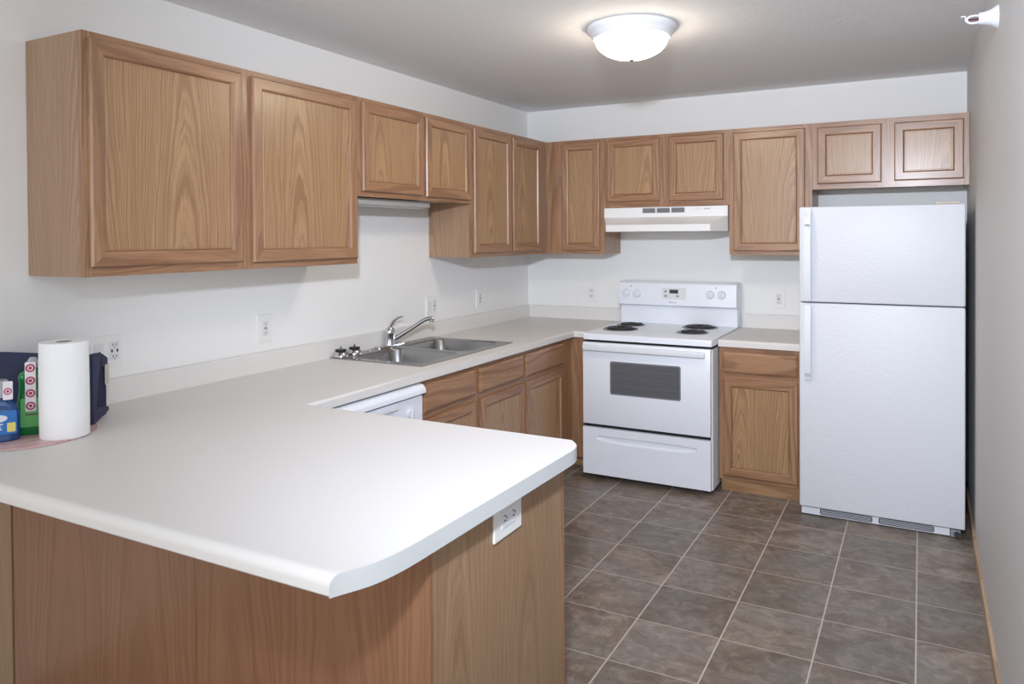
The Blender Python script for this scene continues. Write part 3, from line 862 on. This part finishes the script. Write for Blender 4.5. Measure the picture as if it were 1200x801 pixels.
# ------------------------------------------------------------------ refrigerator
t = thing('refrigerator', 'white top-freezer refrigerator beside the right wall', 'refrigerator', (2.33, -0.4, 0))
x0, x1 = 1.968, 2.694; yf = -0.812
boxo('body', (x0+.004, x1-.012, -0.742, -0.035, 0.030, 1.556), mFridge, t, bev=0.004)
boxo('gasket', (x0+.012, x1-.020, -0.750, -0.7425, 0.05, 1.55), mGap, t)
fd = obj('freezer_door', box(new(), x0, x1, yf, -0.7505, 1.083, 1.560, bev=0.007, seg=3), mFridge, t, smooth=True)
rd = obj('fresh_food_door', box(new(), x0, x1, yf, -0.7505, 0.046, 1.0775, bev=0.007, seg=3), mFridge, t, smooth=True)
boxo('door_divider', (x0+.02, x1-.02, -0.7505, -0.7500, 1.066, 1.090), mGrey, t)
def handle(za, zb, ends_low, parent):
    bm = new(); hx0, hx1 = x0+.028, x0+.058
    N = 20; prof = []
    for i in range(N+1):
        z = za+(zb-za)*i/N; s = (z-za)/(zb-za)
        if ends_low: s = 1-s
        d = 0.018+0.022*math.sin(PI*min(1, max(0, s)))**0.6
        if s > .93: d *= 0.62
        prof.append((z, d))
    Lf = [bm.verts.new((hx0, yf-d, z)) for z, d in prof]; Rf = [bm.verts.new((hx1, yf-d-.001, z)) for z, d in prof]
    Lb_ = [bm.verts.new((hx0, yf-max(d-.014, .0003) if 0 < i < N else yf-.0003, z)) for i, (z, d) in enumerate(prof)]
    Rb_ = [bm.verts.new((hx1, yf-max(d-.014, .0003) if 0 < i < N else yf-.0003, z)) for i, (z, d) in enumerate(prof)]
    for i in range(N):
        bm.faces.new((Lf[i], Lf[i+1], Rf[i+1], Rf[i])); bm.faces.new((Lb_[i], Rb_[i], Rb_[i+1], Lb_[i+1]))
        bm.faces.new((Lf[i], Lb_[i], Lb_[i+1], Lf[i+1])); bm.faces.new((Rf[i], Rf[i+1], Rb_[i+1], Rb_[i]))
    for i in (0, N): bm.faces.new((Lf[i], Rf[i], Rb_[i], Lb_[i]))
    return obj('handle', bm, mHandle, parent)
hd = handle(1.088, 1.553, False, fd)
handle(0.690, 1.066, True, rd)
boxo('maker_mark', (x0+.034, x0+.054, yf-.0505, yf-.0405, 1.466, 1.471), mInk, t)
# base grille, two louvred openings
gy = -0.792
bm = cells([x0+.008, x0+.095, x0+.335, x0+.362, x0+.600, x1-.062], [0.006, 0.014, 0.040], lambda x, z: True, gy, -0.745)
for v in bm.verts: v.co = Vector((v.co.x, v.co.z, v.co.y))
bg_ = obj('base_grille', bm, mHandle, t)
for ga, gb in ((x0+.095, x0+.335), (x0+.362, x0+.600)):
    g = obj('grille_opening', rr_prism(ga, gb, 0.010, 0.0405, 0.008, gy-.0012, gy-.0002), mSlot, bg_)
    bm = new()
    for s in range(4): box(bm, ga+.004, gb-.004, gy-.004, gy-.0014, 0.0150+s*.0066, 0.0175+s*.0066)
    obj('louvre', bm, mLouvre, g)
bm = box(new(), x1-.060, x1-.018, -0.800, -0.745, 0.004, 0.038, bev=.003)
obj('hinge_bracket', bm, mGrey, t)
bm = new(); lathe(bm, [(0.0, -.012), (0.011, -.012), (0.013, -.008), (0.013, 0)], (x1-.032, -0.7995, 0.0195), 20, 'y')
obj('roller', bm, mSlot, t, smooth=True)
for fy in (-0.72, -0.10):
    for fx in (x0+.05, x1-.06): obj('foot', lathe(new(), [(.018, 0), (.018, .0295)], (fx, fy, 0), 16), mBlack, t)
obj('hinge_cover', box(new(), x1-.125, x1-.02, -0.80, -0.70, 1.5605, 1.572, bev=.003), mTag, t)

# ------------------------------------------------------------------ outlets
def plate_L(y0, y1, z0, z1, label, gangs, n='wall_outlet'):
    t = thing(n, label, 'outlet', (0.0, (y0+y1)/2, (z0+z1)/2), 'white wall outlets')
    obj('cover_plate', box(new(), 0.0003, 0.0065, y0, y1, z0, z1, bev=0.002), mPlate, t)
    w = (y1-y0)/len(gangs)
    for i, g in enumerate(gangs):
        c = y0+w*(i+.5); zc = (z0+z1)/2
        P_ = lambda a, z, d: (0.0065+d, c+a, zc+z)
        gang(t, P_, g)
    return t
def pb(bm, P_, a0, a1, z0, z1, d0, d1):
    A_, B_ = P_(a0, z0, d0), P_(a1, z1, d1)
    return box(bm, *sorted((A_[0], B_[0])), *sorted((A_[1], B_[1])), *sorted((A_[2], B_[2])))
def gang(t, P_, g):
    if g == 'rocker':
        obj('rocker_switch', pb(new(), P_, -.016, .016, -.030, .030, .0002, .005), mRecept, t)
    elif g == 'toggle':
        b = pb(new(), P_, -.0165, .0165, -.031, .031, .0002, .0015); pb(b, P_, -.004, .004, -.004, .010, .0015, .014)
        obj('toggle_switch', b, mRecept, t)
    else:
        m = mSlot if g == 'gfci_dark' else mSlotL
        if g == 'duplex':
            for s in (-1, 1):
                r = obj('receptacle', pb(new(), P_, -.015, .015, s*.019-.013, s*.019+.013, .0002, .002), mRecept, t)
                for a in (-.006, .006): obj('slot', pb(new(), P_, a-.0014, a+.0014, s*.019-.003, s*.019+.007, .0021, .0026), m, r)
                obj('slot', pb(new(), P_, -.002, .002, s*.019-.010, s*.019-.006, .0021, .0026), m, r)
        else:
            r = obj('receptacle', pb(new(), P_, -.0165, .0165, -.032, .032, .0002, .003), mRecept, t)
            for s in (-1, 1):
                for a in (-.006, .006): obj('slot', pb(new(), P_, a-.0013, a+.0013, s*.020-.003, s*.020+.005, .0031, .0036), m, r)
                obj('slot', pb(new(), P_, -.002, .002, s*.020-.009, s*.020-.0055, .0031, .0036), m, r)
            if g == 'gfci_dark':
                for a in (-.010, .010): obj('test_button', pb(new(), P_, a-.003, a+.003, -.005, .005, .0031, .0042), m, r)
            else:
                obj('test_button', pb(new(), P_, -.007, .007, -.0045, .0045, .0031, .0042), m, r)
plate_L(-3.268, -3.154, 0.971, 1.083, 'double white wall plate with rocker and dark-slotted outlet behind the paper towels', ['rocker', 'gfci_dark'])
plate_L(-2.530, -2.448, 0.969, 1.090, 'single white outlet on the left wall, left of the faucet and under the long cabinet', ['gfci'])
plate_L(-1.282, -1.180, 0.962, 1.080, 'double white wall plate with a switch, just right of the faucet spout', ['rocker', 'gfci'])
plate_L(-0.730, -0.650, 0.967, 1.087, 'single white outlet on the left wall nearest the corner', ['gfci'])
def plate_B(xa, xb, z0, z1, label, g):
    t = thing('wall_outlet', label, 'outlet', ((xa+xb)/2, 0, (z0+z1)/2), 'white wall outlets')
    obj('cover_plate', box(new(), xa, xb, -.0065, -.0003, z0, z1, bev=0.002), mPlate, t)
    c, zc = (xa+xb)/2, (z0+z1)/2
    gang(t, lambda a, z, d: (c+a, -.0065-d, zc+z), g)
plate_B(0.460, 0.531, 0.966, 1.087, 'single white outlet on the back wall, left of the range', 'duplex')
plate_B(1.703, 1.774, 0.969, 1.086, 'single white outlet on the back wall, between range and refrigerator', 'gfci')
# sideways outlet on the end of the peninsula
t = thing('wall_outlet', 'white outlet mounted sideways on the oak peninsula end, under the counter edge', 'outlet', (PE, -3.265, 0.745), 'white wall outlets')
obj('cover_plate', box(new(), PE+.0003, PE+.0065, -3.333, -3.198, 0.700, 0.792, bev=0.002), mPlate, t)
bm = box(new(), PE+.0067, PE+.009, -3.300, -3.232, 0.726, 0.766); r = obj('receptacle', bm, mHandle, t)
for s in (-3.288, -3.246):
    for dz in (-.006, .006): boxo('slot', (PE+.0091, PE+.0096, s-.003, s+.005, .748+dz-.0014, .748+dz+.0014), mSlot, r)
    boxo('slot', (PE+.0091, PE+.0096, s+.007, s+.011, .746, .750), mSlot, r)

# ------------------------------------------------------------------ ceiling lamp
LX, LY = 1.415, -1.748
t = thing('ceiling_lamp', 'round flush ceiling lamp with white ring and glowing frosted bowl', 'lamp', (LX, LY, HZ))
bm = new()
lathe(bm, [(0.188, -.0004), (0.190, -.008), (0.187, -.018), (0.178, -.028), (0.174, -.034), (0.172, -.040), (0.165, -.050), (0.160, -.054), (0.154, -.054), (0.154, -.040), (0.0, -.030)], (LX, LY, HZ), 64)
obj('ring', bm, mLampMetal, t, smooth=True)
bm = new()
prof = [(0.1535*math.cos(a), -.0545-.083*math.sin(a)) for a in [PI/2*k/14 for k in range(14)]]+[(0.0, -.1375)]
lathe(bm, prof, (LX, LY, HZ), 64)
obj('glass_bowl', bm, mGlow, t, smooth=True, label='glowing frosted glass bowl')
bm = new(); lathe(bm, [(0.011, -.1374), (0.012, -.141), (0.008, -.147), (0.0, -.149)], (LX, LY, HZ), 20)
obj('finial', bm, mNickel, t, smooth=True)

# ------------------------------------------------------------------ sprinkler
t = thing('fire_sprinkler', 'white sidewall fire sprinkler head high on the right wall', 'sprinkler', (RX, -1.99, 2.112))
SY, SZ = -1.99, 2.113
bm = new(); lathe(bm, [(0.038, -.0003), (0.037, -.004), (0.026, -.020), (0.021, -.036), (0.019, -.054), (0.0, -.054)], (RX, SY, SZ), 32, 'x')
obj('escutcheon', bm, mHandle, t, smooth=True)
bm = new()
for s in (-1, 1):
    tube(bm, [(RX-.0543, SY, SZ+s*.010), (RX-.062, SY, SZ+s*.012), (RX-.078, SY, SZ+s*.011), (RX-.088, SY, SZ+s*.004)], .0036, 8)
lathe(bm, [(.007, 0), (.006, -.008), (0, -.008)], (RX-.084, SY, SZ), 14, 'x')
box(bm, RX-.104, RX-.090, SY-.012, SY+.012, SZ+.009, SZ+.0115)
box(bm, RX-.0925, RX-.0905, SY-.010, SY+.010, SZ-.006, SZ+.009)
obj('frame', bm, mHandle, t, smooth=False)
bm = new(); tube(bm, [(RX-.0545, SY, SZ), (RX-.083, SY, SZ)], .003, 8)
obj('glass_bulb', bm, mBulb, t, label='dark red glass bulb')

# ------------------------------------------------------------------ things on the peninsula
MX, MY, MR = 0.193, -3.583, 0.184
bm = new(); lathe(bm, [(0.0, 0.0003), (MR-.002, 0.0003), (MR, 0.0015), (MR, 0.003), (MR-.003, 0.004), (0.0, 0.004)], (0, 0, 0), 72, cap=False)
o = obj('placemat', bm, mMat, world=False, org=(MX, MY, HC), smooth=True)
tag(o, 'round pink striped mat on the peninsula under the bottles and towels', 'mat')
ZM = HC+.0043
# paper towel roll
t = thing('paper_towel_roll', 'upright white paper towel roll on the striped mat', 'paper towels', (0.312, -3.540, ZM))
bm = new(); px, py = 0.312, -3.540
lathe(bm, [(0.022, 0.0), (0.0625, 0.0), (0.064, 0.003), (0.0645, 0.10), (0.0640, 0.20), (0.0635, 0.270), (0.062, 0.274), (0.022, 0.274)], (px, py, ZM), 56, cap=False)
lathe(bm, [(0.0218, 0.0), (0.0218, 0.274)], (px, py, ZM), 32, cap=False)
obj('roll', bm, mPaper, t, smooth=True)
bm = new(); lathe(bm, [(0.0185, 0.001), (0.0215, 0.001), (0.0215, 0.2735), (0.0185, 0.2735), (0.0185, 0.001)], (px, py, ZM), 32, cap=False)
obj('core', bm, mCard, t, smooth=True)

def bottle_mesh(prof, flat, n=36):
    """prof: (half width, z); section is a rounded rectangle"""
    bm = new(); rings = []
    for w, z, rr in prof:
        ring = []
        for i in range(n):
            a = 2*PI*i/n
            c, s = math.cos(a), math.sin(a)
            p = 2/ (2.0+1.6*rr)
            ring.append(bm.verts.new((w*math.copysign(abs(c)**p, c), w*(flat if rr > 0.05 else 1)*math.copysign(abs(s)**p, s), z)))
        rings.append(ring)
    for A, B in zip(rings, rings[1:]):
        for i in range(n): bm.faces.new((A[i], A[(i+1) % n], B[(i+1) % n], B[i]))
    bm.faces.new(rings[0]); bm.faces.new(rings[-1])
    return bm
CAMP = Vector((2.523, -4.852))
def facing(x, y): # rotation so that local -y looks at the camera, as the labels do
    d = CAMP-Vector((x, y)); return math.atan2(d.y, d.x)+PI/2
def patch(w, z0, z1, depth, cx=0.0, r=0.004, k=4):
    b = new(); prism(b, rrect(cx-w, cx+w, z0, z1, r, k), lambda u, v, q: (u, (depth, depth+.0012)[q], v)); return b
def disc(cx, z, ro, ri, depth):
    b = new(); n = 24
    A = [b.verts.new((cx+ro*math.cos(2*PI*i/n), depth, z+ro*math.sin(2*PI*i/n))) for i in range(n)]
    if ri > 0:
        B = [b.verts.new((cx+ri*math.cos(2*PI*i/n), depth, z+ri*math.sin(2*PI*i/n))) for i in range(n)]
        for i in range(n): b.faces.new((A[i], A[(i+1) % n], B[(i+1) % n], B[i]))
    else: b.faces.new(A)
    g = bmesh.ops.extrude_face_region(b, geom=list(b.faces))
    bmesh.ops.translate(b, verts=[v for v in g['geom'] if isinstance(v, bmesh.types.BMVert)], vec=(0, -.0005, 0))
    return b
def part(name, bm, m, parent, label=None, smooth=False):
    return obj(name, bm, m, parent, label=label, smooth=smooth, world=False)

# green bottle
gx_, gy_ = 0.203, -3.567
t = thing('soap_bottle', 'green dish soap bottle with a strip of red bullseye stickers, beside the paper towels', 'bottle', (gx_, gy_, ZM), rotz=facing(gx_, gy_)-0.1)
bd = part('bottle_body', bottle_mesh([(0.036, 0.0, 1), (0.041, 0.004, 1), (0.042, 0.03, 1), (0.041, 0.085, 1), (0.0375, 0.115, 1), (0.035, 0.138, 1), (0.036, 0.155, 1), (0.038, 0.168, 1), (0.034, 0.179, .7), (0.020, 0.188, .2), (0.014, 0.194, 0)], 0.58), mGreen, t, smooth=True)
part('cap', bottle_mesh([(0.016, 0.1945, 0), (0.016, 0.212, 0), (0.012, 0.218, 0), (0.008, 0.224, 0)], 1), mCap, t, smooth=True)
part('label', patch(0.030, 0.024, 0.108, -0.0262, 0.0), mGreenL, bd, label='pale green label')
bm = patch(0.020, 0.0585, 0.0625, -0.0270, 0.002, 0.0015)
part('label_print', bm, mPlumD, bd)
st_ = part('sticker_strip', patch(0.0135, 0.070, 0.214, -0.0292, -0.004, .003), mStrip, t, label='white strip with four red bullseyes')
for k in range(4):
    z = 0.086+k*0.0368
    b = disc(-.004, z, 0.0120, 0.0076, -0.0294); b2 = disc(-.004, z, 0.0046, 0, -0.0294)
    join(b, b2)
    part('bullseye', b, mRed, st_)
# blue bottle
bx_, by_ = 0.199, -3.667
t = thing('soap_bottle', 'blue dish soap bottle with clear cap at the left edge of the picture', 'bottle', (bx_, by_, ZM), rotz=facing(bx_, by_)+0.05)
bd = part('bottle_body', bottle_mesh([(0.050, 0.0, 1), (0.056, 0.004, 1), (0.057, 0.03, 1), (0.056, 0.075, 1), (0.052, 0.094, 1), (0.043, 0.107, .8), (0.036, 0.118, .5), (0.034, 0.124, .3)], 0.60), mBlueL, t, smooth=True)
part('cap', bottle_mesh([(0.034, 0.1245, .3), (0.035, 0.140, .3), (0.031, 0.160, .2), (0.028, 0.172, .1)], .8), mCap, t, smooth=True)
lb = part('label', patch(0.046, 0.022, 0.088, -0.0362), mLblBlue, bd, label='blue label')
b = new(); n = 24
prism(b, [(0.004+.020*math.cos(2*PI*i/n), 0.068+.010*math.sin(2*PI*i/n)) for i in range(n)], lambda u, v, q: (u, (-.0374, -.0364)[q], v))
part('label_emblem', b, mWhiteL, bd)
b = new()
for k, (w, z) in enumerate(((.032, .050), (.028, .043), (.030, .036))): prism(b, [(-.028, z), (-.028+w*1.3, z), (-.028+w*1.3, z+.003), (-.028, z+.003)], lambda u, v, q: (u, (-.0374, -.0364)[q], v))
part('label_print', b, mWhiteL, bd)
part('label_badge', patch(0.010, 0.028, 0.054, -0.0374, 0.033, .002), mYellow, bd)
s2 = part('sticker', patch(0.012, 0.118, 0.170, -0.0300, 0.026, .003), mStrip, t, label='peeling white sticker with a red bullseye')
b = disc(.026, 0.142, 0.0098, 0.0068, -0.0302); join(b, disc(.026, 0.142, 0.0038, 0, -0.0302))
part('bullseye', b, mRed, s2)

# navy cloth bag, standing behind: front face towards the camera, folded gusset on the right
ca = math.atan2(0.665, 0.747)   # front runs from the right corner towards (-0.747,-0.665)
org = Vector((0.272, -3.434, ZM))
t = thing('cloth_bag', 'navy blue folded cloth bag standing behind the paper towels', 'bag', org)
u_ = Vector((-0.747, -0.665, 0)); w_ = Vector((-0.665, 0.747, 0))
def Q(a, b, z): # a along front, b to the back
    p = u_*a+w_*b; return (p.x, p.y, z)
bm = new(); th = .004
FW, BD, H1 = 0.250, 0.165, 0.218
def slab(p0, p1, z0, z1, n=8, wob=0.0, ztop=None):
    (a0, b0), (a1, b1) = p0, p1
    d = Vector((a1-a0, b1-b0)); nn = Vector((-d.y, d.x)).normalized()*th/2
    cols = []
    for i in range(n+1):
        s = i/n; c = Vector((a0, b0))+d*s
        w = wob*math.sin(s*9)
        zt = z1 if ztop is None else ztop(s)
        col = []
        for z in (z0, (z0*2+zt)/3, (z0+2*zt)/3, zt):
            f = (z-z0)/(zt-z0); off_ = w*f
            col.append((bm.verts.new(Q(c.x+nn.x, c.y+nn.y+off_, z)), bm.verts.new(Q(c.x-nn.x, c.y-nn.y+off_, z))))
        cols.append(col)
    for A, B in zip(cols, cols[1:]):
        for k in range(3):
            bm.faces.new((A[k][0], B[k][0], B[k+1][0], A[k+1][0])); bm.faces.new((A[k][1], A[k+1][1], B[k+1][1], B[k][1]))
        bm.faces.new((A[0][0], A[0][1], B[0][1], B[0][0])); bm.faces.new((A[3][0], B[3][0], B[3][1], A[3][1]))
    for Cc in (cols[0], cols[-1]):
        for k in range(3): bm.faces.new((Cc[k][0], Cc[k+1][0], Cc[k+1][1], Cc[k][1]))
slab((0, 0), (FW, 0), 0.0005, H1, 10, 0.003, lambda s: H1+.018*s)
part('front_panel', bm, mNavy, t)
bm = new(); slab((0.004, BD), (0.185, BD-.004), 0.0005, H1, 10, 0.003, lambda s: H1*0.86+.03*s)
part('rear_panel', bm, mNavy, t)
bm = new(); slab((0.006, .003), (0.006, BD-.003), 0.0005, 0.006, 3)
bm.free(); bm = new()
# gusset: two leaves folding inwards towards the top
Z = [0.0005, 0.05, 0.12, 0.20]
ins = [0.0, 0.020, 0.045, 0.060]
rows = []
for z, k in zip(Z, ins):
    row = []
    for b_, kk in ((0.003, 0), (BD*.5, 1), (BD-.003, 0)):
        bb = b_ if kk == 0 else BD*.5
        back = (BD-.003)-(z/0.20)*0.050 if b_ > BD*.6 else bb
        row.append((0.003+(k if kk else 0.0), back if b_ > BD*.6 else (bb if kk == 0 else (0.003+back if False else BD*.5-(z/.2)*.025)), z))
    rows.append(row)
for thk in (0.0, 0.003):
    VV = [[bm.verts.new(Q(a+thk, b_, z)) for a, b_, z in row] for row in rows]
    for A, B in zip(VV, VV[1:]):
        for k in range(2): bm.faces.new((A[k], A[k+1], B[k+1], B[k]))
part('gusset', bm, mNavyD, t)
# stiffened edge of the side, wide at the top and narrow at the foot, and the folded foot
bm = new()
prism(bm, [(0.002, 0.001), (0.016, 0.001), (0.085, H1-.020), (0.080, H1-.004), (0.002, H1-.004)], lambda b_, z, k: Q((-.0045, -.0015)[k], b_, z))
prism(bm, [(0.018, 0.0005), (BD-.004, 0.012), (BD-.004, 0.024), (0.030, 0.046)], lambda b_, z, k: Q((-.0045, -.0015)[k], b_, z))
part('side_edge', bm, mNavy, t)
# folded flap and strap at the top right
bm = new()
P = [(0.002, H1+.001), (0.0, H1+.003)]
slab((0.002, 0.004), (0.004, BD*.62), H1-.012, H1-.001, 5, 0, lambda s: H1-.001-.010*s*s)
slab((0.0, BD*.62), (-0.002, BD*.95), H1-.055, H1-.014, 4, 0, lambda s: H1-.012-.022*s)
part('top_flap', bm, mNavy, t)
bm = new(); slab((-.004, BD*.80), (-.002, BD+.006), 0.10, 0.165, 3, 0)
part('paper_tag', bm, mTag, t, label='beige paper tag')
